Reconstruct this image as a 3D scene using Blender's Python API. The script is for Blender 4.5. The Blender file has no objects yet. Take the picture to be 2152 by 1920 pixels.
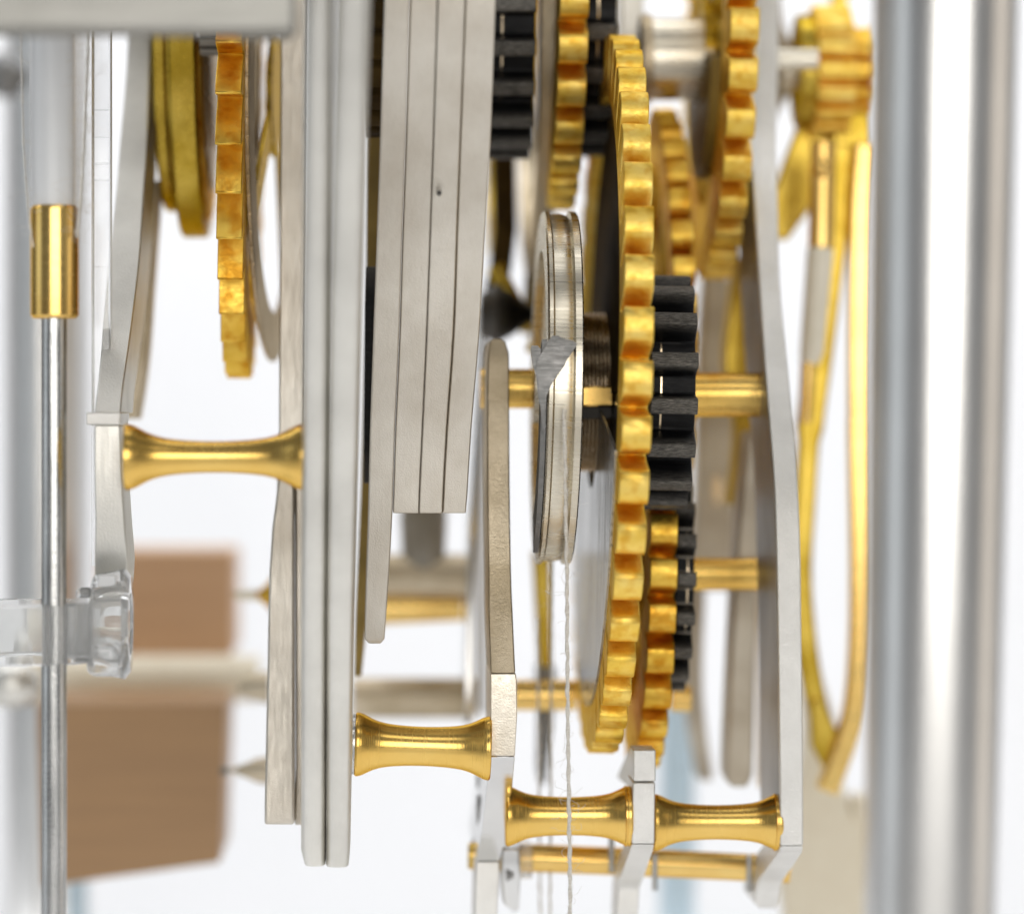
import bpy, bmesh, math, random
from mathutils import Vector, Matrix
random.seed(7)
R = math.radians
S = bpy.context.scene
C = S.collection

# ------------------------------------------------------------------ camera
D = 66.0                      # distance from the lens to the plane Y = 0
VX, VY = 800, 900             # where the sight line along +Y meets the photograph
CX, CZ = (VX - 1076) / 100.0, (960 - VY) / 100.0
cd = bpy.data.cameras.new('camera'); cam = bpy.data.objects.new('camera', cd); C.objects.link(cam)
cam.location = (CX, -D, CZ); cam.rotation_euler = (R(90), 0, 0)
cd.sensor_fit = 'HORIZONTAL'; cd.sensor_width = 36; cd.lens = 36 * D / 21.52
cd.shift_x = -CX / 21.52; cd.shift_y = -CZ / 21.52
cd.clip_start = 1; cd.clip_end = 400
cd.dof.use_dof = True; cd.dof.focus_distance = D + 2.3
APER = 1.8
cd.dof.aperture_fstop = cd.lens / 1000 / APER
S.camera = cam

# ------------------------------------------------------------------ studio light
w = bpy.data.worlds.new('World'); S.world = w; w.use_nodes = True
bgn = w.node_tree.nodes['Background']; bgn.inputs[0].default_value = (.93, .96, 1, 1); bgn.inputs[1].default_value = .17

def area(name, loc, target, sx, sy, rad, col=(1, 1, 1), spread=180):
    l = bpy.data.lights.new(name, 'AREA'); l.shape = 'RECTANGLE'; l.size = sx; l.size_y = sy
    l.energy = rad * math.pi * sx * sy; l.color = col; l.spread = R(spread)
    o = bpy.data.objects.new(name, l); C.objects.link(o); o.location = loc
    d = Vector(target) - Vector(loc); o.rotation_euler = d.to_track_quat('-Z', 'Y').to_euler()
    return o
area('softbox_key', (7, -92, 15), (0, 0, 0), 76, 44, 3.6, (1, .97, .92))
area('softbox_side', (-75, -18, 10), (0, 0, 0), 34, 60, .75, (.88, .95, 1))
area('softbox_right', (80, -10, 6), (0, 0, 0), 40, 60, .8, (1, .88, .74))
area('background_lamp_high', (0, 26, 44), (0, 74, -4), 110, 26, 4.3, (.97, .98, 1))
area('background_lamp_low', (0, 30, -17), (0, 74, 10), 90, 5, 1.0, (.97, .98, 1))
area('added_floor_fill', (0, -6, -14), (0, -6, -21), 70, 34, .5, (1, .99, .97))  # added unseen lamp, brightens the floor that the brass reflects
area('softbox_front_high', (8, -48, 64), (0, 0, 0), 56, 20, 1.9, (1, .97, .92))
area('softbox_top', (0, 4, 60), (0, 6, 0), 26, 16, 1.6, (1, .98, .95))
S.view_settings.view_transform = 'Standard'; S.view_settings.look = 'None'
S.view_settings.exposure = 0; S.view_settings.gamma = 1
S.render.engine = 'CYCLES'
S.cycles.max_bounces = 12; S.cycles.glossy_bounces = 8; S.cycles.transmission_bounces = 12
S.cycles.transparent_max_bounces = 12; S.cycles.sample_clamp_indirect = 8; S.cycles.use_denoising = True

# ------------------------------------------------------------------ materials
def nodes(name):
    m = bpy.data.materials.new(name); m.use_nodes = True
    nt = m.node_tree; return m, nt, nt.nodes['Principled BSDF']
def noise(nt, scale, stretch=(1, 1, 1), detail=3, rough=.55):
    tc = nt.nodes.new('ShaderNodeTexCoord'); mp = nt.nodes.new('ShaderNodeMapping')
    mp.inputs['Scale'].default_value = stretch
    n = nt.nodes.new('ShaderNodeTexNoise'); n.inputs['Scale'].default_value = scale
    n.inputs['Detail'].default_value = detail; n.inputs['Roughness'].default_value = rough
    nt.links.new(tc.outputs['Object'], mp.inputs[0]); nt.links.new(mp.outputs[0], n.inputs[0])
    return n.outputs['Fac']
def ramp(nt, fac, stops):
    r = nt.nodes.new('ShaderNodeValToRGB'); e = r.color_ramp.elements
    while len(e) < len(stops): e.new(.5)
    for i, (p, c) in enumerate(stops):
        e[i].position = p; e[i].color = (*c, 1) if isinstance(c, tuple) else (c, c, c, 1)
    nt.links.new(fac, r.inputs[0]); return r.outputs[0]
def bump(nt, b, fac, strength, dist=.02, prev=None):
    n = nt.nodes.new('ShaderNodeBump'); n.inputs['Strength'].default_value = strength
    n.inputs['Distance'].default_value = dist; nt.links.new(fac, n.inputs['Height'])
    if prev: nt.links.new(prev, n.inputs['Normal'])
    nt.links.new(n.outputs[0], b.inputs['Normal']); return n.outputs[0]
def mul(nt, a, c):
    m = nt.nodes.new('ShaderNodeMix'); m.data_type = 'RGBA'; m.blend_type = 'MULTIPLY'; m.inputs[0].default_value = 1
    nt.links.new(a, m.inputs[6]); nt.links.new(c, m.inputs[7]); return m.outputs[2]

def metal(name, c1, c2, rough, brush=(1, 1, 1), bscale=12, bstr=.15, mscale=.8, rvar=.08, speck=None, metallic=1.0, gstr=0, gscale=30, bdist=.015):
    m, nt, b = nodes(name)
    b.inputs['Metallic'].default_value = metallic; b.inputs['Specular Tint'].default_value = (*[min(1, .15 + .8 * q) for q in c2], 1)
    big = noise(nt, mscale, (1, 1, 1), 4)
    col = ramp(nt, big, [(.35, c1), (.65, c2)])
    if speck:
        sp = noise(nt, speck[0], (1, 1, 1), 2, .4)
        col = mul(nt, col, ramp(nt, sp, [(speck[1], speck[2]), (speck[1] + .22, (1., 1., 1.))]))
    nt.links.new(col, b.inputs['Base Color'])
    fine = noise(nt, bscale, brush, 3)
    nt.links.new(ramp(nt, fine, [(.3, max(0.02, rough - rvar)), (.7, rough + rvar)]), b.inputs['Roughness'])
    p = bump(nt, b, fine, bstr, bdist)
    if gstr:
        g = noise(nt, gscale, (1, 1, 1), 2); bump(nt, b, g, gstr, .03, p)
    return m

M = {}
BR1, BR2 = (.80, .52, .16), (.88, .62, .22)
M['brass'] = metal('turned_brass', (.80, .50, .12), (.88, .60, .18), .23, (40, .6, .6), 1.0, .3, .5, .06, gstr=.06, gscale=3)
M['brassx'] = metal('polished_brass', BR1, BR2, .22, (.5, .5, 24), 1.0, .12, .6, .06)
M['gear'] = metal('cut_gear_brass', (.89, .60, .10), (.96, .71, .20), .40, (2, 2, 2), 7, .4, 1.6, .12, (4, .30, (.88, .74, .50)), gstr=.28, gscale=42)
M['gearred'] = metal('coppery_gear_brass', (.80, .50, .07), (.94, .65, .13), .42, (2, 2, 2), 5, .3, 1.0, .1, (3, .33, (.80, .60, .35)))
M['olive'] = metal('aged_brass', (.42, .28, .03), (.62, .44, .08), .32, (2, 2, 2), 5, .2, .8, .1)
M['plate'] = metal('nickel_plate_edge', (.71, .695, .65), (.83, .815, .765), .43, (22, 22, .5), 1.0, .25, .5, .08, gstr=.2, gscale=22)
M['sheared'] = metal('sheared_steel_edge', (.60, .55, .475), (.74, .70, .63), .46, (14, 14, .8), 1.0, .3, .45, .08, gstr=.3, gscale=34)
M['blast'] = metal('bead_blasted_nickel', (.80, .79, .76), (.88, .87, .84), .40, (1, 1, 1), 16, .35, .8, .12, gstr=.5, gscale=48, bdist=.012)
M['bronze'] = metal('grained_german_silver', (.46, .38, .26), (.64, .55, .41), .40, (1, 1, 1), 14, .5, .7, .1, gstr=.35, gscale=44)
M['steel'] = metal('polished_steel', (.70, .70, .70), (.78, .78, .77), .14, (.7, .7, 14), 1.2, .05, .5, .05)
M['web'] = metal('scuffed_steel_web', (.36, .36, .36), (.60, .60, .59), .2, (1, 5, .3), 1.4, .2, .45, .08, (9, .3, (.5, .48, .45)), metallic=.55)
M['creamy'] = metal('warm_milled_nickel', (.70, .64, .54), (.82, .76, .66), .42, (1.5, 1, 2), 3, .3, 1.4, .1, gstr=.3, gscale=24)
M['dark'] = None
M['putty'] = metal('dull_warm_nickel', (.40, .34, .26), (.60, .55, .46), .5, (1, 1, 1), 4, .1, .5, .05, metallic=.45)
M['chrome'] = metal('satin_chrome', (.78, .77, .75), (.84, .83, .81), .30, (1, 1, .04), 3, .02, .4, .03)
M['drawn'] = metal('drawn_steel_rod', (.56, .56, .55), (.66, .66, .65), .24, (14, 14, .35), 1.5, .4, .8, .1, gstr=.15, gscale=12)
M['nickel'] = metal('warm_nickel', (.62, .57, .47), (.74, .69, .58), .30, (.6, .6, 18), 1.0, .18, .6, .07)
M['wire'] = metal('bronze_wire', (.66, .52, .34), (.76, .62, .44), .2, (2, 2, 2), 6, .2, 1, .1)
M['block'] = metal('milled_aluminium', (.33, .325, .30), (.39, .38, .355), .5, (.4, 20, 20), 1, .15, .4, .06)
M['tin'] = metal('dull_grey_foil', (.20, .20, .195), (.27, .265, .26), .5, (1, 8, 8), 2, .5, 2.5, .1, gstr=.3, gscale=9)
m, nt, b = nodes('blackened_steel'); M['black'] = m
b.inputs['Metallic'].default_value = .3; b.inputs['Specular IOR Level'].default_value = .3
bc = nt.nodes.new('ShaderNodeMix'); bc.data_type = 'RGBA'; bc.inputs[7].default_value = (.42, .39, .34, 1)
geo = nt.nodes.new('ShaderNodeNewGeometry'); nt.links.new(ramp(nt, geo.outputs['Pointiness'], [(.56, 0.), (.66, .55)]), bc.inputs[0]); nt.links.new(bc.outputs[2], b.inputs['Base Color'])
wa = nt.nodes.new('ShaderNodeAttribute'); wa.attribute_name = 'wear'; wr = nt.nodes.new('ShaderNodeMath'); wr.operation = 'MULTIPLY'
wn = ramp(nt, noise(nt, 9, (.6, 9, 9), 5, .7), [(.42, .06), (.72, .65)]); nt.links.new(wa.outputs['Fac'], wr.inputs[0]); nt.links.new(wn, wr.inputs[1])
wm = nt.nodes.new('ShaderNodeMath'); wm.operation = 'MAXIMUM'; nt.links.new(wr.outputs[0], wm.inputs[0])
nt.links.new(ramp(nt, geo.outputs['Pointiness'], [(.55, 0.), (.63, .7)]), wm.inputs[1]); nt.links.new(wm.outputs[0], bc.inputs[0])
sc = noise(nt, 5, (.4, 5, 5), 4); gg = noise(nt, 20, (1, 1, 1), 2)
nt.links.new(ramp(nt, sc, [(.45, (.004, .004, .005)), (.65, (.012, .012, .013)), (.85, (.06, .055, .05))]), bc.inputs[6])
nt.links.new(ramp(nt, gg, [(.3, .38), (.7, .55)]), b.inputs['Roughness']); bump(nt, b, sc, .4)
def plain(name, col, rough, col2=None, scale=2, stretch=(1, 1, 1), bs=.1, sheen=0, sss=0):
    m, nt, b = nodes(name); n = noise(nt, scale, stretch, 4)
    nt.links.new(ramp(nt, n, [(.35, col), (.65, col2 or col)]), b.inputs['Base Color'])
    b.inputs['Roughness'].default_value = rough; bump(nt, b, n, bs)
    if sheen: b.inputs['Sheen Weight'].default_value = sheen
    return m
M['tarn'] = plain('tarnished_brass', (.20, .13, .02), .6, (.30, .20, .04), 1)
M['cheek'] = plain('plate_cheek_reflection', (.16, .12, .06), .4, (.42, .39, .34), .2)  # brown-grey reflection put into the colour; the barrel socket shares it
M['dark'] = plain('dark_bronze_and_reflection', (.035, .02, .006), .85, (.09, .055, .014), .8)  # matt dark colour: dark parts, and the great wheel's painted dark reflection
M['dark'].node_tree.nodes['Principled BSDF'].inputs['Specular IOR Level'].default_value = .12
M['paper'] = plain('white_backdrop_paper', (.87, .875, .885), .8, (.89, .89, .90), .05, bs=0)
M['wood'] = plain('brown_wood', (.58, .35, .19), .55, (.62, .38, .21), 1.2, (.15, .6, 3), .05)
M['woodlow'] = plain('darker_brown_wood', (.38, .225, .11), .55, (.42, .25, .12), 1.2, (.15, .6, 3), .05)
M['cream'] = plain('cream_plastic', (.80, .72, .56), .45, (.84, .77, .61))
M['ivory'] = plain('ivory_enamel', (.82, .76, .62), .4, (.86, .80, .67))
M['white'] = plain('white_enamel', (.74, .75, .76), .35, (.78, .79, .80), .5, bs=.02)
M['thread'] = plain('off_white_thread', (.62, .58, .52), .85, (.76, .73, .67), 8, (1, 1, 3), .4, .4)
m, nt, b = nodes('clear_acrylic'); M['acrylic'] = m
b.inputs['Transmission Weight'].default_value = .80; b.inputs['IOR'].default_value = 1.42
b.inputs['Roughness'].default_value = .03; b.inputs['Base Color'].default_value = (.97, .975, .97, 1)
n = noise(nt, 2.2, (1, 1, .4), 3); bump(nt, b, n, .12, .05)
m, nt, b = nodes('clear_strip'); M['strip'] = m
b.inputs['Transmission Weight'].default_value = .9; b.inputs['Roughness'].default_value = .12; b.inputs['Base Color'].default_value = (.97, .975, .98, 1)
m, nt, b = nodes('pale_blue_acrylic'); M['blue'] = m
b.inputs['Transmission Weight'].default_value = .35; b.inputs['Roughness'].default_value = .35; b.inputs['Base Color'].default_value = (.66, .80, .88, 1)
n = noise(nt, .5, (1, 1, .2), 2); bump(nt, b, n, .1)

# ------------------------------------------------------------------ helpers
def W(px, py, Y):
    s = (D + Y) / D
    return Vector((CX + (px - VX) / 100 * s, Y, CZ + (VY - py) / 100 * s))
def sc_(Y): return (D + Y) / D
def thing(name, label, cat, loc=(0, 0, 0), group=None, rot=(0, 0, 0)):
    o = bpy.data.objects.new(name, None); C.objects.link(o); o.empty_display_size = .3
    o.location = loc; o.rotation_euler = rot; o['label'] = label; o['category'] = cat; o['kind'] = 'thing'
    if group: o['group'] = group
    return o
def tag(o, label, cat, group=None):
    o['label'] = label; o['category'] = cat; o['kind'] = 'thing'
    if group: o['group'] = group
    return o
def mk(name, verts, faces, mat, parent=None, local=False, smooth=35, bev=0, bseg=2, kind=None):
    me = bpy.data.meshes.new(name)
    off = Vector(parent_loc(parent)) if (parent and not local) else Vector((0, 0, 0))
    me.from_pydata([tuple(Vector(v) - off) for v in verts], [], faces)
    bm = bmesh.new(); bm.from_mesh(me); bmesh.ops.recalc_face_normals(bm, faces=bm.faces); bm.to_mesh(me); bm.free()
    me.materials.append(M[mat]); me.shade_smooth(); me.set_sharp_from_angle(angle=R(smooth))
    o = bpy.data.objects.new(name, me); C.objects.link(o)
    if parent: o.parent = parent
    if kind: o['kind'] = kind
    if bev:
        b = o.modifiers.new('bevel', 'BEVEL'); b.width = bev; b.segments = bseg; b.limit_method = 'ANGLE'; b.angle_limit = R(35)
        b.harden_normals = False
    return o
def parent_loc(p):
    l = Vector((0, 0, 0))
    while p is not None: l += p.location; p = p.parent
    return l
def merge(parts):
    V, F = [], []
    for v, f in parts:
        n = len(V); V += list(v); F += [tuple(i + n for i in q) for q in f]
    return V, F
def lathe(profile, o=(0, 0, 0), axis='X', seg=64):
    """profile: (position along axis, radius); closed at both ends when the radius is 0"""
    V, F = [], []
    for a, r in profile:
        for k in range(seg):
            t = 2 * math.pi * k / seg; c, s = r * math.cos(t), r * math.sin(t)
            p = (a, c, s) if axis == 'X' else ((c, a, s) if axis == 'Y' else (c, s, a))
            V.append((p[0] + o[0], p[1] + o[1], p[2] + o[2]))
    n = len(profile)
    for i in range(n - 1):
        for k in range(seg):
            k2 = (k + 1) % seg
            F.append((i * seg + k, i * seg + k2, (i + 1) * seg + k2, (i + 1) * seg + k))
    F.append(tuple(range(seg))); F.append(tuple((n - 1) * seg + k for k in range(seg)))
    return V, F
def ringlathe(profile, o=(0, 0, 0), axis='X', seg=96):
    """closed profile loop (torus-like), no caps"""
    V, F = lathe(profile, o, axis, seg); F = F[:-2]; n = len(profile)
    for k in range(seg):
        k2 = (k + 1) % seg; F.append(((n - 1) * seg + k, (n - 1) * seg + k2, k2, k))
    return V, F
def box(x0, x1, y0, y1, z0, z1):
    V = [(x, y, z) for x in (x0, x1) for y in (y0, y1) for z in (z0, z1)]
    return V, [(0, 1, 3, 2), (4, 6, 7, 5), (0, 4, 5, 1), (2, 3, 7, 6), (0, 2, 6, 4), (1, 5, 7, 3)]
def tube(pts, r, seg=8):
    V, F = [], []; n = len(pts); pts = [Vector(p) for p in pts]
    for i, p in enumerate(pts):
        d = (pts[min(i + 1, n - 1)] - pts[max(i - 1, 0)]).normalized()
        u = d.cross(Vector((0, 1, 0)) if abs(d.y) < .9 else Vector((1, 0, 0))).normalized(); v = d.cross(u)
        rr = r[i] if isinstance(r, (list, tuple)) else r
        for k in range(seg):
            t = 2 * math.pi * k / seg; V.append(tuple(p + u * rr * math.cos(t) + v * rr * math.sin(t)))
    for i in range(n - 1):
        for k in range(seg):
            k2 = (k + 1) % seg; F.append((i * seg + k, i * seg + k2, (i + 1) * seg + k2, (i + 1) * seg + k))
    F.append(tuple(range(seg))); F.append(tuple((n - 1) * seg + k for k in range(seg)))
    return V, F
def resample(rows, step=12):
    """smooth a list of (py, ...) rows by Catmull-Rom"""
    out = []; n = len(rows)
    for i in range(n - 1):
        p0, p1, p2, p3 = rows[max(i - 1, 0)], rows[i], rows[i + 1], rows[min(i + 2, n - 1)]
        k = max(1, int(abs(p2[0] - p1[0]) / step))
        for j in range(k):
            t = j / k
            out.append(tuple(.5 * (2 * b + (c - a) * t + (2 * a - 5 * b + 4 * c - d) * t * t + (3 * b - a - 3 * c + d) * t ** 3)
                             for a, b, c, d in zip(p0, p1, p2, p3)))
    out.append(tuple(rows[-1])); return out
def edge_strip(rows, depth):
    """a plate seen on edge: rows (py, pxL, pxR, Y of the front edge); runs back by depth (number or per row)"""
    V, F = [], []; n = len(rows)
    for i, (py, l, r, Y) in enumerate(rows):
        dd = depth[i] if isinstance(depth, (list, tuple)) else depth
        a, b = W(l, py, Y), W(r, py, Y)
        V += [a, b, b + Vector((0, dd, 0)), a + Vector((0, dd, 0))]
    for i in range(n - 1):
        for k in range(4):
            k2 = (k + 1) % 4; F.append((4 * i + k, 4 * i + k2, 4 * i + 4 + k2, 4 * i + 4 + k))
    F.append((0, 1, 2, 3)); F.append((4 * n - 4, 4 * n - 3, 4 * n - 2, 4 * n - 1))
    return V, F

def round_strip(rows, depth, c=18, y=.3):
    V, F = [], []; n = len(rows)
    for py, l, r, Y in rows:
        for px, dy in ((l, y), (l + c * .12, y * .5), (l + c * .45, y * .15), (l + c, 0), (r - c, 0), (r - c * .45, y * .15), (r - c * .12, y * .5), (r, y)):
            q = W(px, py, Y); V.append(q + Vector((0, dy, 0)))
        V += [W(r, py, Y) + Vector((0, depth, 0)), W(l, py, Y) + Vector((0, depth, 0))]
    for i in range(n - 1):
        for k in range(10):
            k2 = (k + 1) % 10; F.append((10 * i + k, 10 * i + k2, 10 * i + 10 + k2, 10 * i + 10 + k))
    F.append(tuple(range(10))); F.append(tuple(range(10 * n - 10, 10 * n)))
    return V, F
def arc_seg(r0, r1, a0, a1, x0, x1, n=8):
    V, F = [], []
    for i in range(n + 1):
        t = a0 + (a1 - a0) * i / n; c, s = math.cos(t), math.sin(t)
        V += [(x0, r0 * c, r0 * s), (x0, r1 * c, r1 * s), (x1, r1 * c, r1 * s), (x1, r0 * c, r0 * s)]
    for i in range(n):
        for k in range(4):
            k2 = (k + 1) % 4; F.append((4 * i + k, 4 * i + k2, 4 * i + 4 + k2, 4 * i + 4 + k))
    F.append((0, 1, 2, 3)); F.append((4 * n, 4 * n + 1, 4 * n + 2, 4 * n + 3))
    return V, F
PROF = [(0, 0), (.05, .02), (.08, .15), (.10, .5), (.12, .82), (.15, .94), (.22, 1), (.42, 1.02), (.60, 1.0), (.72, .94), (.80, .84), (.87, .62), (.93, .28), (.97, .06)]
RATCH = [(0, 0), (.10, .03), (.45, .5), (.84, .93), (.90, 1), (.95, 1), (.965, .5), (.98, 0)]
def toothed_ring(Rt, h, N, ri, x0, x1, phase=0, prof=PROF):
    V, F = [], []; pts = []
    for k in range(N):
        for f, g in prof:
            t = 2 * math.pi * (k + f - .5) / N + phase; r = Rt - h + h * g
            pts.append((t, r))
    n = len(pts)
    for X in (x0, x1):
        for t, r in pts: V.append((X, r * math.cos(t), r * math.sin(t)))
        for t, r in pts: V.append((X, ri * math.cos(t), ri * math.sin(t)))
    for i in range(n):
        j = (i + 1) % n; a, b, c, d = 0, n, 2 * n, 3 * n
        F.append((a + i, a + j, b + j, b + i)); F.append((c + i, d + i, d + j, c + j))
        F.append((a + i, c + i, c + j, a + j)); F.append((b + i, b + j, d + j, d + i))
    return V, F
def wheel(name, label, xL, xR, Y_front, py_c, Rpx, N, mat, h=.9, rim=1.1, spokes=5, hub=.9, lean=0, phase=0, group='brass gear wheels',
          spoke_mat=None, spoke_w=.35, bev=.02, web=None, Rworld=None, cat='gear wheel', prof=None):
    """a gear on an X axis; xL, xR: pixel edges of its nearest teeth; Rpx: radius in pixels (as seen at the centre's depth)"""
    k = Rpx / 100 / D
    Rw = Rworld or k * (D + Y_front) / (1 - k)
    Yc = Y_front + Rw
    a, b = W(xL, py_c, Y_front), W(xR, py_c, Y_front)
    zc = W(0, py_c, Yc).z
    t = thing(name, label, cat, ((a.x + b.x) / 2, Yc, zc), group, (0, lean, 0))
    hw = (b.x - a.x) / 2
    v, f = toothed_ring(Rw, h, N, Rw - h - rim, -hw, hw, phase, prof or PROF)
    mk('toothed_rim', v, f, mat, t, True, 38, bev, 1)
    if spokes:
        for i in range(spokes):
            an = 2 * math.pi * i / spokes + .6 + phase
            c, s = math.cos(an), math.sin(an)
            V, F = box(-hw * .8, hw * .8, hub * .8, Rw - h - rim + .12, -spoke_w / 2, spoke_w / 2)
            V = [(x, y * c - z * s, y * s + z * c) for x, y, z in V]
            mk('spoke', V, F, spoke_mat or mat, t, True, 30, .03)
        v, f = lathe([(-hw * 1.4, 0.01), (-hw * 1.4, hub), (hw * 1.4, hub), (hw * 1.4, .01)], seg=48)
        mk('hub', v, f, spoke_mat or mat, t, True, 30, .03)
    return t, Rw, Yc, zc, hw
def spindle(name, label, pxl, pxr, py, r_end, r_mid, Y, group, collar=True, mat='brass', ry=None):
    """a turned pillar on an X axis with flared ends"""
    a, b = W(pxl, py, Y), W(pxr, py if ry is None else ry, Y); s = sc_(Y) / 100
    L = (b - a).length; t = thing(name, label, 'pillar', (a + b) / 2, group, (0, -math.atan2(b.z - a.z, b.x - a.x), 0))
    re, rm = r_end * s, r_mid * s; P = [(-L / 2, .01), (-L / 2, re * .96), (-L / 2 + .03, re)]
    n = 44
    for i in range(n + 1):
        u = i / n; x = -L / 2 + .05 + (L - .10) * u; q = abs(2 * u - 1)
        P.append((x, rm + (re - rm) * (.52 * q ** 2.0 + .48 * (lambda t: t * t * (3 - 2 * t))(min(1, max(0, (q - .08) / .88)) ** 3.4))))
    P += [(L / 2 - .03, re), (L / 2, re * .96), (L / 2, .01)]
    P = [(x, min(r, re)) for x, r in P]
    v, f = lathe(P, seg=72); mk('turned_body', v, f, mat, t, True, 50)
    if collar:
        for sx in (1,):
            x = sx * (L / 2 - .13)
            v, f = ringlathe([(x - .03, re * .96), (x - .015, re * 1.008), (x + .015, re * 1.008), (x + .03, re * .96)], seg=64)
            mk('shoulder_ring', v, f, mat, t, True, 50)
    return t

# ------------------------------------------------------------------ setting: white sweep
V, F = [], []
prof = [(-130, -21)] + [(y, -21) for y in (-60, 0, 30, 44)] + [(44 + 26 * math.sin(a), -21 + 26 * (1 - math.cos(a))) for a in [R(x) for x in range(9, 91, 9)]] + [(70, 90)]
for y, z in prof: V += [(-120, y, z), (120, y, z)]
for i in range(len(prof) - 1): F.append((2 * i, 2 * i + 1, 2 * i + 3, 2 * i + 2))
o = mk('backdrop', V, F, 'paper'); o['kind'] = 'structure'

# ------------------------------------------------------------------ big vertical columns
def column(pxl0, pxr0, pxl1, pxr1, Y, label, mat='chrome', name='steel_column', y0=-420, y1=2300, group=None):
    a = (W(pxl0, y0, Y) + W(pxr0, y0, Y)) / 2; b = (W(pxl1, y1, Y) + W(pxr1, y1, Y)) / 2
    ra = (pxr0 - pxl0) / 200 * sc_(Y); rb = (pxr1 - pxl1) / 200 * sc_(Y)
    v, f = tube([a, (a + b) / 2, b], [ra, (ra + rb) / 2, rb], 64)
    o = mk(name, v, f, mat, smooth=50); tag(o, label, 'column', group); return o
column(1842, 2150, 1812, 2080, -9, 'thick polished steel column at the right edge, out of focus in front')
column(12, 190, 12, 186, 32, 'blurred silver column at the left edge behind the thin rod')
column(1385, 1462, 1383, 1460, 30, 'pale blue blurred column behind the right pillar, low in the picture', 'blue', 'blue_column', 1480)
column(140, 184, 140, 184, 26, 'pale blue blurred column behind the brown block at lower left', 'blue', 'blue_column', 1830)
o = mk('grey_ball', *lathe([(-.6, .01), (-.6, .35), (-.3, .62), (.2, .62), (.5, .4), (.5, .01)], W(12, 160, 24), 'Y'), 'tin', smooth=50)
tag(o, 'dark grey blurred knob at the far left edge below the block', 'knob')

# ------------------------------------------------------------------ top left block
t = thing('mounting_block', 'blurred pale aluminium bar across the top left corner', 'bar', W(300, 0, -9))
a, b = W(-60, -300, -9), W(623, 68, -9)
mk('bar_body', *box(a.x, b.x, -9, -8.2, b.z, a.z), 'block', t, bev=.12, bseg=4)
c0, c1 = W(500, 60, -8.2), W(612, 80, -8.2)
mk('bar_lip', *box(c0.x, c1.x, -8.19, -7.7, c1.z, c0.z + 1), 'block', t, bev=.05)
t = thing('black_pinion', 'small dark pinion peeking from under the aluminium bar at top left', 'pinion', W(460, 60, 6), 'black steel pinions')
v, f = toothed_ring(.62, .16, 12, .2, -.42, .42, .2); mk('toothed_body', v, f, 'black', t, True)
v, f = lathe([(-.5, .01), (-.5, .22), (.5, .22), (.5, .01)]); mk('arbor', v, f, 'drawn', t, True)

# ------------------------------------------------------------------ thin rod with brass collar, cords
Yr = -.6
t = thing('pendulum_rod', 'thin vertical steel rod with brass collar and white sleeve at the left', 'rod', W(113, 900, Yr))
s = sc_(Yr) / 100
def vrod(x0, x1, y0, y1, Y, seg=48, ch=.03):
    c = W((x0 + x1) / 2, y0, Y); d = W((x0 + x1) / 2, y1, Y); r = (x1 - x0) / 200 * sc_(Y)
    return lathe([(d.z, .01), (d.z, r - ch), (d.z + ch, r), (c.z - ch, r), (c.z, r - ch), (c.z, .01)], (c.x, Y, 0), 'Z', seg)
mk('steel_core', *vrod(86, 140, 640, 2000, Yr), 'drawn', t, smooth=30)
mk('brass_collar', *vrod(64, 165, 433, 669, Yr, ch=.06), 'brassx', t, smooth=30)
mk('white_sleeve', *vrod(64, 156, -200, 436, Yr + .1), 'white', t, smooth=30)
def fuzz(pts, n, L, r=.004, jitter=.03):
    P = []
    for i in range(n):
        k = random.random() * (len(pts) - 1); j = int(k); p = Vector(pts[j]).lerp(Vector(pts[min(j + 1, len(pts) - 1)]), k - j)
        d = Vector((random.gauss(0, 1), random.gauss(0, .6), random.gauss(0, .8))).normalized(); q = [p]
        l = L * random.uniform(.4, 1.3) / 5
        for _ in range(6):
            q.append(q[-1] + d * l); d = (d + Vector((random.gauss(0, .55), random.gauss(0, .4), random.gauss(0, .55)))).normalized()
        P.append(tube(q, r, 3))
    return merge(P)
def cord(name, label, path, r, nf, L, ply=True):
    pts = []
    for i in range(len(path) - 1):
        a, b = Vector(path[i]), Vector(path[i + 1]); k = max(2, int((b - a).length / .12))
        pts += [a.lerp(b, j / k) + Vector((random.gauss(0, r * .12), 0, 0)) for j in range(k)]
    pts.append(Vector(path[-1])); t = thing(name, label, 'cord', pts[len(pts) // 2], 'thin fuzzy cords')
    for sgn in (0, 1):
        q = [p + Vector((math.cos(i * .9 + sgn * math.pi), math.sin(i * .9 + sgn * math.pi), 0)) * r * .3 for i, p in enumerate(pts)]
        mk('strand', *tube(q, r * .62, 6), 'thread', t, smooth=80)
    mk('loose_fibres', *fuzz(pts, nf, L), 'thread', t, kind='stuff')
    return t
cord('cord', 'thin beige cord hanging left of the white sleeve', [W(41, -100, -.6), W(44, 90, -.6), W(49, 300, -.7), W(60, 450, -.95), W(70, 520, -.9)], .022, 40, .35)
cord('cord', 'fuzzy beige cord hanging right of the white sleeve', [W(186, -100, -.8), W(184, 100, -.8), W(178, 250, -.9), W(170, 400, -1.0), W(161, 500, -1.0)], .034, 230, .45)
# clear acrylic strip between cord and arm
t = thing('acrylic_strip', 'clear acrylic strip standing beside the left arm plate', 'strip', W(215, 400, 3))
a, b = W(192, -250, 2), W(232, 1190, 2)
mk('clear_body', *box(a.x, b.x, 2, 2.5, b.z, a.z), 'strip', t, bev=.04)
for yy, hh in ((230, 3), (288, 2), (342, 5), (378, 3), (560, 2)):
    p0, p1 = W(196, yy, 1.97), W(229, yy + hh, 1.97)
    mk('etched_line', *box(p0.x, p1.x, 1.96, 1.999, p1.z, p0.z), 'strip', t)

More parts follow.
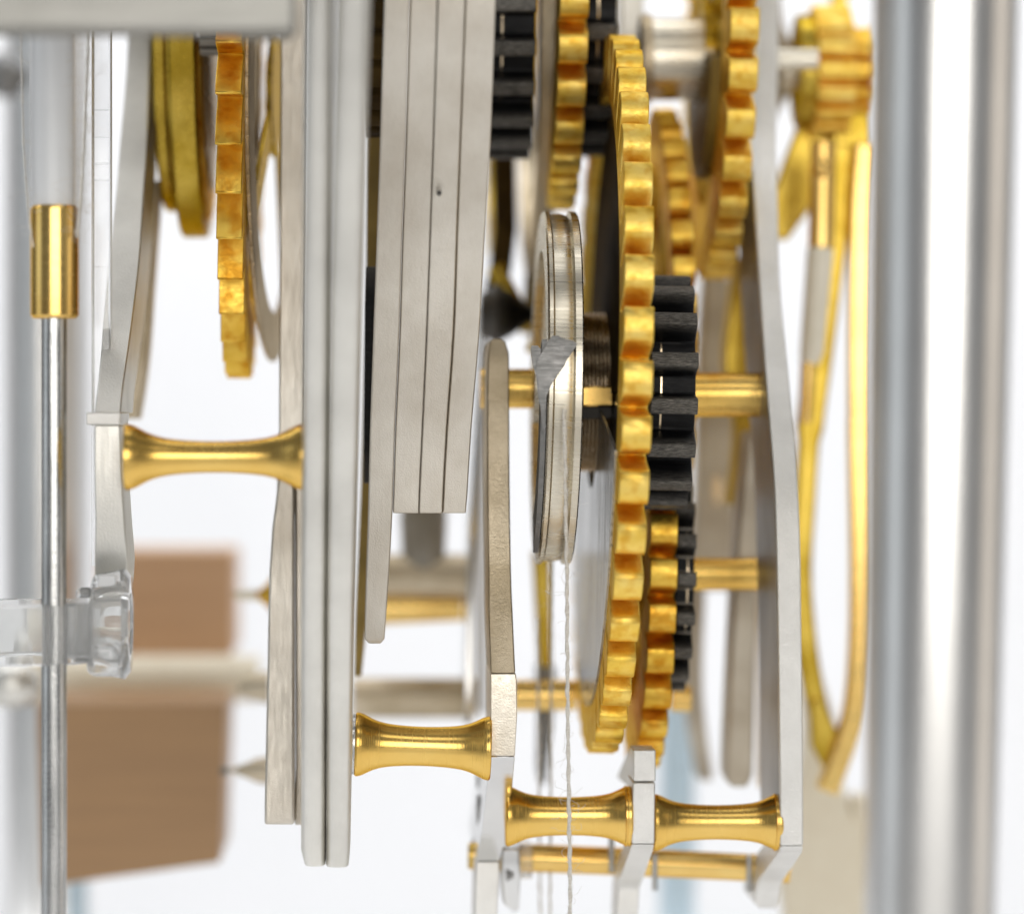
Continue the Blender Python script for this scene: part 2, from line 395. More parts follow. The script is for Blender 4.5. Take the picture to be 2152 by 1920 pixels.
# ------------------------------------------------------------------ left arm plate
rows = resample([(-150, 268, 322, 10), (90, 268, 316, 9), (300, 252, 310, 7), (400, 244, 303, 5.9), (550, 230, 293, 4.1), (700, 216, 275, 2.4), (820, 204, 258, 1.0), (866, 198, 254, .4)], 24)
t = thing('arm_plate', 'curved silver arm plate at the left, joined to the blurred brass pillar', 'plate', W(225, 870, 2), 'shaped clock plates')
mk('curved_arm', *edge_strip(rows, 3.2), 'plate', t, bev=.03)
mk('joint_band', *edge_strip([(866, 180, 254, .2), (893, 180, 252, .2)], 2.2), 'blast', t, bev=.03)
rows = resample([(893, 198, 252, .3), (1000, 198, 256, .3), (1100, 200, 262, .4), (1180, 199, 268, .6), (1236, 200, 264, 1.2)], 24)
mk('lower_arm', *edge_strip(rows, 2.0), 'plate', t, bev=.03)
# rear brown strip seen beyond the arm
o = mk('brass_bar', *edge_strip(resample([(380, 306, 336, 9.5), (600, 290, 320, 9), (760, 284, 308, 9), (880, 264, 290, 9)], 30), 1.2), 'bronze', bev=.03)
tag(o, 'blurred brownish bar hugging the right side of the left arm plate', 'bar')
# clear clip around the rod
t = thing('acrylic_clip', 'clear acrylic clip gripping the thin rod and the left arm plate', 'clip', W(130, 1320, .5))
c = W(60, 1320, .6)
zt, zb = W(0, 1262, .6).z, W(0, 1388, .6).z
mk('round_cup', *ringlathe([(zb, 1.42), (zb + .05, 1.5), (zt - .05, 1.5), (zt, 1.42), (zt, 1.10), (zb, 1.02)], (c.x, .42, 0), 'Z', 72), 'acrylic', t, smooth=40)
c2 = W(222, 1310, .8)
zc = c2.z
mk('round_lobe', *ringlathe([(-.36, .95), (-.30, 1.05), (.34, 1.18), (.46, 1.02), (.46, .66), (.1, .62), (-.36, .5)], (c2.x + .08, .75, zc), 'X', 72), 'acrylic', t, smooth=40)
a, b = W(140, 1262, .2), W(205, 1375, .2)
mk('bridge', *box(a.x, b.x, -.75, 1.3, b.z, a.z), 'acrylic', t, bev=.06, bseg=3)
a, b = W(160, 1238, .1), W(196, 1256, .1)
mk('retaining_tab', *box(a.x, b.x, .1, .7, b.z, a.z), 'acrylic', t, bev=.05, bseg=3)
a, b = W(206, 1207, .1), W(244, 1233, .1)
mk('white_pad', *box(a.x, b.x, .0, .18, b.z, a.z), 'white', t, bev=.03)
a, b = W(186, 1345, .3), W(255, 1418, .3)
mk('lower_lug', *box(a.x, b.x, -.3, 1.3, b.z, a.z), 'acrylic', t, bev=.2, bseg=4)
a, b = W(166, 1236, .05), W(186, 1251, .05)
mk('dark_insert', *box(a.x, b.x, .3, .5, b.z, a.z), 'tin', t, bev=.02)

# ------------------------------------------------------------------ brass wheel stack at top left
t = thing('wheel_stack', 'blurred stack of stepped brass discs hanging below the aluminium bar', 'wheel stack', W(380, 40, 11), 'brass gear wheels')
Yc = 11; zc = W(0, 40, Yc).z
def disc(px0, px1, py_bot, mat, name, N=0, yf=None):
    r = (py_bot - 40) / 100 * sc_(Yc); yf_ = Yc - r
    x0, x1 = W(px0, 0, yf_).x - t.location.x, W(px1, 0, yf_).x - t.location.x
    if N: v, f = toothed_ring(r, .3, N, r - 1.2, x0, x1, .03)
    else: v, f = lathe([(x0, .01), (x0, r - .05), (x0 + .05, r), (x1 - .05, r), (x1, r - .05), (x1, .01)], seg=96)
    mk(name, v, f, mat, t, True, 40)
disc(318, 345, 445, 'olive', 'rim_disc')
disc(345, 384, 452, 'olive', 'middle_disc')
disc(352, 409, 499, 'olive', 'large_disc')
disc(386, 402, 470, 'gearred', 'ratchet_disc')
disc(410, 419, 465, 'gear', 'thin_disc')
disc(420, 429, 402, 'nickel', 'spacer_disc')
disc(430, 439, 312, 'nickel', 'end_disc')

# left gear wheel
LG = wheel('gear_wheel', 'orange brass gear wheel hanging left of the double frame plate', 452, 508, 1.6, 205, 590, 38, 'gearred', h=1.0, rim=.8, spokes=5, lean=R(.6), spoke_mat='bronze', hub=1.6, spoke_w=1.0, phase=.02, prof=RATCH)
v, f = ringlathe([(-.1, 2.7), (-.1, 3.5), (.28, 3.5), (.28, 2.7)], seg=96); mk('inner_ring', v, f, 'olive', LG[0], True, 30)

RD = wheel('thin_wheel', 'thin grey bronze spoked wheel directly right of the orange hanging gear', 552, 562, 3.4, 200, 560, 90, 'bronze', h=.03, rim=1.15, spokes=4, hub=1.5, spoke_w=.9, spoke_mat='olive', group=None)
RD[0].rotation_euler = (0, R(.6), R(-3.6))
# ------------------------------------------------------------------ left brass pillar and frame plates
spindle('brass_pillar', 'blurred brass pillar between the left arm plate and the double frame plate', 262, 642, 960, 70, 33, -1.6, 'turned brass pillars', False)

t = thing('frame_plate', 'tall double steel frame plate left of centre, two leaves side by side', 'plate', W(685, 1000, 1), 'flat frame plates')
def lin(rows): return rows
mk('plate_leaf', *round_strip([(-120, 640, 700, -7.5), (600, 636, 690, -4.5), (1300, 632, 684, -1), (1790, 632, 683, .8), (1820, 640, 683, .9)], 1.6), 'plate', t, smooth=60, bev=.012, bseg=1)
mk('plate_leaf', *round_strip([(-120, 706, 782, -7.5), (600, 693, 762, -4.5), (1300, 685, 744, -1), (1790, 684.5, 735, .8), (1822, 684.5, 732, .9)], 1.6), 'plate', t, smooth=60, bev=.012, bseg=1)
t = thing('rear_plate', 'grey steel plate behind the double frame plate, its foot stepping out left', 'plate', W(600, 900, 6), 'flat frame plates')
mk('plate_leaf', *edge_strip([(-50, 590, 648, 6), (900, 586, 640, 5), (1080, 580, 640, 5)], 1.5), 'sheared', t, bev=.04)
mk('foot_leaf', *edge_strip(resample([(1000, 586, 618, 4.5), (1110, 572, 618, 4.3), (1200, 566, 618, 4.2), (1400, 562, 618, 4), (1690, 556, 618, 3.6), (1732, 556, 618, 3.6)], 60), 1.2), 'sheared', t, bev=.05)
mk('spacer_leaf', *edge_strip([(1000, 621, 650, 4.6), (1610, 622, 650, 4.4), (1733, 619, 650, 4.2)], 1.2), 'sheared', t, bev=.04)
t = thing('frame_screw', 'small pointed screw sticking out left of the stepped rear plate foot', 'screw', W(546, 1618, 13))
v, f = lathe([(-.9, .01), (-.88, .05), (-.62, .07), (-.55, .12), (-.3, .2), (-.1, .30), (.25, .36), (.25, .01)], seg=32); mk('screw_head', v, f, 'bronze', t, True)
v, f = lathe([(-1.0, .01), (-1.0, .09), (-.8, .11), (-.8, .01)], seg=24); mk('tip', v, f, 'black', t, True)

# ------------------------------------------------------------------ laminated plate stack
t = thing('laminated_stack', 'stack of four beige steel laminations, the leftmost longer than the rest', 'plate stack', W(890, 600, 2))
yy = [-120, 0, 300, 500, 700, 900, 1030, 1078]
L0 = [812, 808, 799, 792, 785, 778, 775, 774]
S1 = [866, 862, 853, 846, 840, 831, 827, 825.5]
S2 = [923, 920, 911, 904, 897, 888, 882, 880.5]
S3 = [982, 978, 967, 960, 953, 939, 932, 930]
R0 = [1047, 1042, 1031, 1019, 1008, 991, 983, 979]
YY = [-1.6, -1.3, -.2, .6, 1.2, 1.8, 2.1, 2.2]
def lam(A, B, g0=.7, g1=.7, extra=None, dy=0):
    rows = [(y, a + g0, b - g1, Y + dy) for y, a, b, Y in zip(yy, A, B, YY)]
    if extra: rows += extra
    return edge_strip(resample(rows, 60), 3.0)
mk('lamination', *lam(L0, S1, 0, .9, [(1200, 770, 818, 2.5), (1300, 767, 811, 2.7), (1342, 767, 808, 2.8), (1352, 775, 800, 2.9)]), 'sheared', t, bev=.03)
mk('lamination', *lam(S1, S2, .6, .7, dy=.05), 'sheared', t, bev=.025)
mk('lamination', *lam(S2, S3, .6, .7, dy=.02), 'sheared', t, bev=.025)
mk('lamination', *lam(S3, R0, .6, 0, dy=.06), 'sheared', t, bev=.03)
p = W(923, 405, 0.0)
mk('rivet_hole', *lathe([(p.y - .0, .01), (p.y - .0, .055), (p.y + .35, .055), (p.y + .35, .01)], (p.x, .02, p.z), 'Y', 20), 'black', t)
# black spacer visible in the narrow gap left of the stack
t = thing('black_drum', 'black ribbed drum seen only in the gap left of the laminations', 'drum', W(790, 0, 5))
v, f = toothed_ring(3.1, .2, 26, 1, -.25, .25, 0); mk('ribbed_body', v, f, 'dark', t, True, 30)
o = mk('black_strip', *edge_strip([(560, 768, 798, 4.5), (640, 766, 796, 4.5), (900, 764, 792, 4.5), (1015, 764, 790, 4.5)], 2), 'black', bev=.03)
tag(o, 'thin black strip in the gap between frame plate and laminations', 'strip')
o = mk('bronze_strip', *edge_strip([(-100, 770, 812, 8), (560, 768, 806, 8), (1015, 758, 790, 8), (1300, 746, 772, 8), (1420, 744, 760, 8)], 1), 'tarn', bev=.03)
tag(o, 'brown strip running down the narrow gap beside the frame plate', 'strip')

# ------------------------------------------------------------------ upper black pinions and brass gear
def pinion(label, xL, xR, Yf, py, Rpx, N, h=.45, mat='black', phase=0, lean=0, hub=True, prof=PROF):
    k = Rpx / 100 / D; Rw = k * (D + Yf) / (1 - k); Yc = Yf + Rw
    a, b = W(xL, py, Yf), W(xR, py, Yf); zc = W(0, py, Yc).z; hw = (b.x - a.x) / 2
    t = thing('black_pinion', label, 'pinion', ((a.x + b.x) / 2, Yc, zc), 'black steel pinions', (0, lean, 0))
    v, f = toothed_ring(Rw, h, N, .4, -hw, hw, phase, prof); ob = mk('toothed_body', v, f, mat, t, True, 30, .025, 2)
    at = ob.data.attributes.new('wear', 'FLOAT', 'POINT')
    for i, q in enumerate(ob.data.vertices): at.data[i].value = max(0, (math.hypot(q.co.y, q.co.z) - (Rw - h * .35)) / (h * .35))
    for g, q in ((-hw + .28, .006),):
        v, f = ringlathe([(g - .02, Rw - h - .05), (g - .02, Rw - h + .012), (g + .02, Rw - h + .012), (g + .02, Rw - h - .05)], seg=64)
        mk('turned_line', v, f, 'wire', t, True)
    return t
SP = [(0, 0), (.22, .0), (.27, .06), (.30, .5), (.315, .86), (.345, 1.), (.5, 1.03), (.655, 1.), (.685, .86), (.70, .5), (.73, .06), (.78, 0)]
pinion('large black pinion at top centre beside the laminations', 1032, 1128, 6, 20, 315, 22, .5, phase=.1, prof=SP)
pinion('black pinion at top centre between brass gear and great wheel', 1236, 1300, 7, 0, 330, 22, .45, phase=.05, prof=SP)
wheel('gear_wheel', 'middle sized brass gear wheel at top centre between two black pinions', 1178, 1240, 5.2, -30, 470, 30, 'gear', h=1.0, rim=.9, spokes=5, lean=R(.4), phase=.0, spoke_mat='olive', hub=1)
# silver disc edges behind them
for lab, x0, x1, Yf, pyc, rp, mt in (('grey silver disc edge behind the top brass gear', 1136, 1176, 8, 20, 560, 'bronze'),
                                     ('dark wheel edge low behind the laminations', 1038, 1082, 16, 240, 300, 'olive')):
    k = rp / 100 / D; Rw = k * (D + Yf) / (1 - k); Yc = Yf + Rw
    a, b = W(x0, pyc, Yf), W(x1, pyc, Yf); zc = W(0, pyc, Yc).z
    v, f = ringlathe([(a.x, Rw - .6), (a.x, Rw - .04), (a.x + .04, Rw), (b.x - .04, Rw), (b.x, Rw - .04), (b.x, Rw - .6)], (0, Yc, zc), 'X', 128)
    o = mk('disc_rim', v, f, mt); tag(o, lab, 'disc')
t = thing('dark_bushing', 'dark blurred bushing with brass screw behind the small bronze arm', 'bushing', W(1050, 660, 13))
v, f = lathe([(-.5, .01), (-.5, .5), (-.1, .75), (.3, .55), (.9, .12), (.9, .01)], seg=40); mk('bushing_body', v, f, 'black', t, True)
o = mk('bronze_bar', *edge_strip([(320, 1036, 1082, 15), (480, 1040, 1086, 15), (560, 1030, 1076, 15), (640, 1012, 1060, 15)], 1), 'dark', bev=.05)
tag(o, 'dark brown blurred bar right of the laminations above the bushing', 'bar')
o = mk('bronze_bar', *edge_strip([(420, 1128, 1166, 15), (560, 1108, 1158, 15), (700, 1096, 1150, 15)], 1), 'tarn', bev=.05)
tag(o, 'olive blurred bar directly left of the silver pulley', 'bar')
o = mk('bronze_bar', *edge_strip([(-40, 1128, 1180, 16), (200, 1128, 1180, 16), (420, 1124, 1160, 16)], 1), 'dark', bev=.05)
tag(o, 'dark bar behind the top centre brass gear', 'bar')
mk('screw_shank', *tube([W(1040, 560, 13.4), W(1110, 690, 13.2)], .22, 16), 'olive', t)
mk('flange', *tube([W(1120, 690, 12), W(1150, 700, 12)], .6, 24), 'olive', t)

# ------------------------------------------------------------------ great wheel
GW, Rw, Yc, zc, hw = wheel('great_wheel', 'large sharp yellow brass great wheel right of the silver pulley', 1311, 1374, -1.0, 829, 748, 45, 'gear', h=1.12, rim=.25, spokes=0, lean=R(1.55), phase=.045, group=None, bev=.022, cat='gear wheel')
GW.location.x -= .02
v, f = arc_seg(.6, Rw - 1.33, R(184), R(356), -.04, .08, 64); mk('steel_web', v, f, 'web', GW, True, 30)
v, f = arc_seg(2.2, Rw - 1.05, R(190), R(350), -hw - .05, -hw + .02, 64); mk('steel_flange', v, f, 'web', GW, True, 30)
v, f = arc_seg(.6, Rw - 1.36, R(-4), R(184), -.02, .08, 64); mk('brass_web', v, f, 'tarn', GW, True, 30)
v, f = arc_seg(.7, Rw - 2.1, R(0), R(180), -.12, -.05, 48); mk('dark_reflection_arc', v, f, 'dark', GW, True, 30, .03)  # added arc, painted dark for what the upper web reflects
# cord drum of bronze turns
xw = GW.location.x
t = thing('cord_drum', 'ribbed bronze drum of fine turns between pulley and great wheel', 'drum', (xw - .42, Yc, zc + .05))
n = 8
for i in range(n):
    x = -.315 + i * .09
    P = [(x + .04 * math.cos(a), 1.80 + .055 * math.sin(a)) for a in [k * math.pi / 4 for k in range(8)]]
    v, f = ringlathe(P, seg=72); mk('wire_turn', v, f, 'wire', t, True, 80)
v, f = lathe([(-.36, .01), (-.36, 1.77), (.36, 1.77), (.36, .01)], seg=64); mk('drum_core', v, f, 'dark', t, True)
v, f = box(-.36, .36, -2.25, -1.7, -.34, .12); mk('brass_key', v, f, 'brassx', t, True, bev=.04)
v, f = box(-.36, .36, -2.0, -1.7, -.62, -.33); mk('dark_slot', v, f, 'black', t, True, bev=.03)

# arbor
t = thing('main_arbor', 'thick brass arbor running through pulley, great wheel and black pinion', 'arbor', (0, Yc, W(0, 822, Yc).z))
z0 = t.location.z
def arb(px0, px1, y0, y1, name, mat='brassx'):
    s = sc_(Yc); x0, x1 = W(px0, 0, Yc).x, W(px1, 0, Yc).x; zz = W(0, (y0 + y1) / 2, Yc).z; r = (y1 - y0) / 200 * s
    v, f = lathe([(x0, .01), (x0, r), (x1, r), (x1, .01)], (0, Yc, zz), 'X', 64); return mk(name, v, f, mat, t, smooth=50)
arb(1010, 1330, 775, 858, 'left_journal', 'brass'); arb(1330, 1640, 783, 876, 'right_journal', 'brass')

# silver pulley with groove
k = 370 / 100 / D; Yf = 1.3; Rp = k * (D + Yf) / (1 - k); Ypc = Yf + Rp
pc = W(1189, 815, Yf); zp = W(0, 815, Ypc).z
t = thing('pulley', 'silver grooved pulley with torn grey tape on its rim', 'pulley', (pc.x, Ypc, zp), None, (0, R(1.0), 0))
hw = .385
P = [(-hw, Rp - .9), (-hw, Rp - .05), (-hw + .04, Rp), (-hw + .12, Rp - .01), (-hw + .16, Rp - .08), (0, Rp - .05), (hw - .22, Rp - .10), (hw - .17, Rp), (hw - .03, Rp), (hw, Rp - .05), (hw, Rp - .9)]
v, f = ringlathe(P, seg=192); mk('grooved_rim', v, f, 'nickel', t, True, 35)
v, f = ringlathe([(-.2, .55), (-.2, Rp - .85), (.2, Rp - .85), (.2, .55)], seg=128); mk('pulley_web', v, f, 'nickel', t, True, 35)
v, f = lathe([(-.5, .01), (-.5, .8), (.45, .8), (.45, .01)], seg=48); mk('hub', v, f, 'nickel', t, True, 35)
v, f = ringlathe([(-hw - .16, Rp - 1.1), (-hw - .16, Rp - .15), (-hw - .10, Rp - .10), (-hw - .03, Rp - .10), (-hw - .02, Rp - 1.1)], seg=160) if False else arc_seg(Rp - .9, Rp - .06, math.pi - math.asin(1.0 / Rp), math.pi + math.asin(3.75 / Rp), -hw - .13, -hw - .02, 40); mk('peeled_tape', v, f, 'tin', t, True, 35)
# torn tape following the rim: list of (py, x0, x1) in rim-local units
def tape(rows, mat, lift, name, th=.02):
    V, F = [], []; n = len(rows)
    for py, a, b in rows:
        zl = W(0, py, Yf + .2).z - zp; cs = math.sqrt(max(.01, Rp * Rp - zl * zl)) / Rp
        for rr in (Rp + lift, Rp + lift - th):
            for x in (a, (a + b) / 2, b):
                V.append((x, -rr * cs, rr * zl / Rp))
    for i in range(n - 1):
        b0, b1 = 6 * i, 6 * i + 6
        for q in ((0, 1), (1, 2)): F.append((b0 + q[0], b0 + q[1], b1 + q[1], b1 + q[0]))
        for q in ((3, 4), (4, 5)): F.append((b0 + q[0], b0 + q[1], b1 + q[1], b1 + q[0]))
        F.append((b0, b0 + 3, b1 + 3, b1)); F.append((b0 + 2, b0 + 5, b1 + 5, b1 + 2))
    F.append((0, 1, 2, 5, 4, 3)); e = 6 * (n - 1); F.append((e, e + 1, e + 2, e + 5, e + 4, e + 3))
    return mk(name, V, F, mat, t, True, 40)
def X(px): return (px - 1189) / 100 * sc_(Yf)
tape([(708, X(1160), X(1172)), (714, X(1155), X(1184)), (718, X(1150), X(1204)), (724, X(1148), X(1211)), (730, X(1146), X(1209)), (742, X(1138), X(1201)), (756, X(1130), X(1191)), (770, X(1126), X(1185)),
      (790, X(1128), X(1169)), (810, X(1132), X(1158)), (835, X(1134), X(1148)), (860, X(1137), X(1146)), (900, X(1142), X(1148)), (912, X(1145), X(1149))], 'tin', .07, 'torn_tape', .03)
tape([(728, X(1116), X(1128)), (736, X(1114), X(1136)), (750, X(1116), X(1134)), (768, X(1119), X(1134)), (790, X(1126), X(1138)), (820, X(1130), X(1140)), (850, X(1134), X(1141))], 'tin', .03, 'torn_tape', .05)

cord('cord', 'fine off-white thread hanging from the silver pulley past the brass pillar', [W(1186, 860, 1.0), W(1188, 950, .95), W(1191, 1200, 1.1), W(1193, 1500, 1.2), W(1196, 1700, 1.2), W(1199, 1980, 1.2)], .052, 110, .38)
cord('cord', 'blurred rear thread hanging behind the bar left of the fine thread', [W(1160, 1180, 8), W(1158, 1500, 8), W(1156, 1980, 8)], .04, 12, .4)
cord('cord', 'blurred rear thread nearest to the bronze arm below the bar', [W(1130, 1300, 9), W(1132, 1600, 9), W(1136, 1980, 9)], .04, 12, .4)

# main pinion, lower gear pair, upper rear gear
pinion('black pinion on the main arbor right of the great wheel', 1368, 1468, 2.6, 826, 246, 16, .62, phase=.12, lean=R(1.2), prof=SP)
wheel('gear_wheel', 'coppery brass gear wheel low right behind the great wheel', 1366, 1424, 5.0, 1215, 395, 27, 'gearred', h=.8, rim=.8, spokes=4, lean=R(1.5), phase=.05, hub=.8)
pinion('narrow black pinion at lower right against the coppery gear', 1424, 1464, 5.5, 1225, 225, 17, .55, phase=.1, lean=R(1.5), prof=SP)
wheel('gear_wheel', 'dim coppery gear wheel half hidden above the main black pinion', 1416, 1464, 9, 640, 410, 34, 'gearred', h=.7, rim=.7, spokes=4, lean=R(-1.5), phase=.05, hub=.8, spoke_mat='olive')
UG = wheel('gear_wheel', 'brass gear wheel at upper right behind the steel barrel', 1535, 1597, 6.5, 105, 480, 30, 'gear', h=1.0, rim=.8, spokes=5, lean=R(1.0), phase=.02, hub=1.2, spoke_mat='olive', spoke_w=.7)

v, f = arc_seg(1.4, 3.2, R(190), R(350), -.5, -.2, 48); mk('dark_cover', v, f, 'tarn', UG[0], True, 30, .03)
# steel barrel upper right
t = thing('steel_barrel', 'polished steel barrel at upper right with a bright highlight', 'barrel', W(1430, 125, 12))
s = sc_(12) / 100
v, f = lathe([(-1.0, .01), (-1.0, 86 * s), (.66 * 1.18, 86 * s), (.66 * 1.18, .01)], seg=72); mk('barrel_body', v, f, 'nickel', t, True)
v, f = lathe([(.78, .01), (.78, 56 * s), (1.55, 56 * s), (1.55, .01)], seg=64); mk('barrel_neck', v, f, 'nickel', t, True)
v, f = lathe([(1.56, .01), (1.56, 70 * s), (1.75, 70 * s), (1.75, .01)], seg=64); mk('barrel_collar', v, f, 'olive', t, True)
v, f = lathe([(1.75, .01), (1.75, 22 * s), (3.4, 22 * s), (3.4, .01)], seg=48); mk('axle', v, f, 'nickel', t, True)
v, f = lathe([(-1.0, .01), (-1.0, 95 * s), (-.75, 95 * s), (-.75, .01)], seg=64); mk('barrel_flange', v, f, 'bronze', t, True)
o = mk('rear_strip', *edge_strip([(-60, 1304, 1356, 14), (120, 1306, 1350, 14), (300, 1308, 1340, 14)], 1.5), 'plate', bev=.04)
tag(o, 'pale upright strip behind the top of the great wheel', 'strip')

# ------------------------------------------------------------------ right curved plate
rows = [(-120, 1556, 1636, 12.5), (0, 1560, 1638, 12.2), (200, 1566, 1634, 11), (300, 1574, 1632, 10.2), (400, 1583, 1634, 9.1), (600, 1595, 1640, 7.4), (800, 1609, 1659, 5.9), (1000, 1625, 1676, 4.6), (1150, 1631, 1682, 4.1), (1300, 1634, 1684, 3.9), (1500, 1637, 1687, 3.8), (1660, 1639, 1688, 3.8), (1776, 1640, 1688, 3.8)]
t = thing('curved_plate', 'long white nickel clock plate bowing down the right side, ending in a hook', 'plate', W(1660, 1200, 5), 'shaped clock plates')
mk('bowed_edge', *edge_strip(resample(rows, 30), 3.2), 'blast', t, bev=.035)
mk('cheek_reflection', *edge_strip(resample([(q[0], q[1] - 1.5, q[1] + 3, q[3] + .12) for q in rows], 30), 3.5), 'cheek', t)  # added liner, the polished face's dark reflection is in its colour
mk('hooked_foot', *edge_strip(resample([(1776.6, 1640, 1688, 3.82), (1790, 1637, 1686, 4.0), (1846, 1596, 1648, 6.6), (1858, 1592, 1642, 6.9), (1896, 1584, 1637, 7.1), (1908, 1596, 1628, 7.3)], 14), 2.2), 'blast', t, bev=.03)
# inner arm plate
t = thing('arm_plate', 'narrow bronze-grey arm plate at centre, its lower end bending away', 'plate', W(1050, 1400, 4), 'shaped clock plates')
rows = resample([(712, 1038, 1052, 5.2), (718, 1030, 1062, 5.1), (740, 1026, 1069, 4.9), (800, 1024, 1070, 4.7), (1000, 1024, 1071, 4.2), (1200, 1026, 1074, 3.6), (1300, 1027, 1078, 3.2), (1414, 1031, 1083, 2.7)], 20)
mk('upper_arm', *edge_strip(rows, 2.5), 'bronze', t, bev=.03)
mk('boss_face', *edge_strip([(1415, 1030.5, 1084, 2.68), (1430, 1031, 1086, 2.66), (1500, 1031, 1087, 2.66), (1588, 1030, 1082, 2.7)], 2.8), 'creamy', t, bev=.02)
rows = [(1589, 1029, 1082, 2.74), (1660, 1022, 1076, 3.7), (1740, 1013, 1066, 4.8), (1808, 1001, 1050, 5.9)]
mk('lower_arm', *edge_strip(rows, 6), 'steel', t, bev=.02)
mk('foot', *edge_strip([(1809.5, 1001, 1050, 5.92), (1860, 999, 1048, 5.9), (1990, 995, 1042, 5.9)], 2.2), 'blast', t, bev=.03)
for py, Yq, hz in ((1702, 7.5, .36), (1640, 9.0, .16), (1780, 8.8, .22)):
    p = W(1010, py, 4); xx = W(1013, 1740, 4.8).x - .004
    q = W(0, py, Yq)
    v, f = lathe([(-.03, .01), (-.03, 1), (.02, 1), (.02, .01)], (0, 0, 0), 'X', 32)
    v = [(xx + a + (q.z - W(0, 1740, 4.8).z) * .07, Yq + b * .35, q.z + c * hz) for a, b, c in v]
    mk('slot', v, f, 'tin', t)
# clevis nut under the arm
t = thing('steel_nut', 'small grey notched clip beside the foot of the central arm plate', 'clip', W(1072, 1850, 7))
mk('nut_body', *edge_strip([(1780, 1052, 1094, 7), (1850, 1052, 1094, 7), (1896, 1056, 1092, 7.3), (1915, 1078, 1090, 7.4)], 1.5), 'steel', t, bev=.06)
v, f = lathe([(-.06, .01), (-.06, .14), (.06, .02), (.06, .01)], W(1070, 1840, 6.95), 'Y', 3); mk('notch', v, f, 'tin', t)
# bracket
t = thing('bracket', 'bead-blasted bracket between the two lower brass pillars', 'bracket', W(1350, 1700, 4))
mk('upright', *edge_strip([(1575, 1331, 1378, 3.6), (1641, 1331, 1378, 3.6)], 1.0), 'blast', t, bev=.03)
mk('upright', *edge_strip([(1644, 1330, 1377, 3.62), (1772, 1328, 1375, 3.62)], 1.6), 'blast', t, bev=.03)
mk('bent_leg', *edge_strip([(1773.5, 1328, 1375, 3.66), (1790, 1324, 1371, 4.2), (1850, 1300, 1350, 6.6), (1866, 1298, 1344, 6.8), (1990, 1292, 1338, 6.8)], 1.6), 'blast', t, bev=.03)
V = [W(1330, 1580, 4.65), W(1330, 1660, 4.65), W(1330, 1660, 4.65) + Vector((-.02, 4.5, -.2)), W(1330, 1580, 4.65) + Vector((-.02, .8, 0))]
V2 = [p + Vector((.3, 0, 0)) for p in V]
mk('gusset', V + V2, [(0, 1, 2, 3), (4, 5, 6, 7), (0, 1, 5, 4), (1, 2, 6, 5), (2, 3, 7, 6), (3, 0, 4, 7)], 'plate', t)

# sharp pillars
PG = 'turned brass pillars'
spindle('brass_pillar', 'sharp brass pillar joining the double frame plate to the central arm plate', 746, 1031, 1563, 67, 41, 2.9, PG, False, ry=1572)
t = thing('steel_washer', 'thin dark washer at the left end of the sharp upper brass pillar', 'washer', W(742, 1563, 2.9))
v, f = lathe([(-.055, .01), (-.055, .66), (.05, .66), (.05, .01)], seg=64); mk('washer_disc', v, f, 'drawn', t, True)
spindle('brass_pillar', 'brass pillar crossed by the fine thread, left of the blasted bracket', 1062, 1326, 1714, 63, 40, 4.2, PG, True)
spindle('brass_pillar', 'brass pillar between the blasted bracket and the long hooked plate', 1372, 1640, 1727, 59, 36, 4.4, PG, True)
# flat brass bar behind
t = thing('brass_bar', 'flat brass bar running behind the lower pillars through three plates', 'bar', W(1320, 1820, 8))
mk('bar_body', *tube([W(990, 1797, 8), W(1300, 1809, 8), W(1658, 1826, 8)], [.33, .325, .32], 40), 'brassx', t, smooth=60)
mk('bar_end', *tube([W(984, 1797, 8), W(992, 1797.2, 8)], .30, 40), 'olive', t, smooth=60)
for px, py in ((1285, 1800), (1376, 1838), (1574, 1840)):
    c = W(px, py - 6, 7.7); v, f = lathe([(-.42, .01), (-.42, .07), (.42, .07), (.42, .01)], c, 'Z', 20); mk('cross_pin', v, f, 'drawn', t)
a, b = W(1090, 1776, 7.5), W(1120, 1846, 7.5); mk('clear_sleeve', *box(a.x, b.x, 7.5, 8.5, b.z, a.z), 'acrylic', t, bev=.05)

# second arbor, rear bars
def xrod(name, label, cat, px0, px1, y0, y1, Y, mat, group=None, prof=None):
    s = sc_(Y); a, b = W(px0, (y0 + y1) / 2, Y), W(px1, (y0 + y1) / 2, Y); r = (y1 - y0) / 200 * s
    v, f = lathe([(0, .01), (0, r - .03), (.03, r), (b.x - a.x - .03, r), (b.x - a.x, r - .03), (b.x - a.x, .01)], (a.x, Y, a.z), 'X', 64)
    o = mk(name, v, f, mat, smooth=30); tag(o, label, cat, group); return o
xrod('second_arbor', 'blurred brass arbor at lower right behind the narrow black pinion', 'arbor', 1440, 1645, 1172, 1240, 9.2, 'brass')
xrod('brass_rod', 'short blurred brass rod behind the thread at the great wheel foot', 'rod', 1080, 1212, 1428, 1492, 12, 'brassx')
xrod('brass_rod', 'short brass rod end right of the coppery gear, low', 'rod', 1410, 1452, 1440, 1494, 11, 'brassx')
xrod('silver_rod', 'blurred grey-beige rod crossing behind the sharp upper brass pillar', 'rod', 740, 1000, 1424, 1508, 17, 'bronze')
t = thing('rear_barrel', 'blurred cream and brass barrel seen under the laminated stack', 'barrel', W(890, 1200, 17))
s = sc_(17) / 100
def loc_l(x0, x1, r0, r1, py, name, mat):
    z = (1200 - py) * s
    v, f = lathe([(x0, .01), (x0, r0), (x1, r1), (x1, .01)], (0, 0, z), 'X', 48); mk(name, v, f, mat, t, True)
loc_l(-85 * s, 95 * s, 48 * s, 48 * s, 1212, 'silver_body', 'bronze')
loc_l(-95 * s, 82 * s, 34 * s, 26 * s, 1278, 'brass_body', 'brassx')
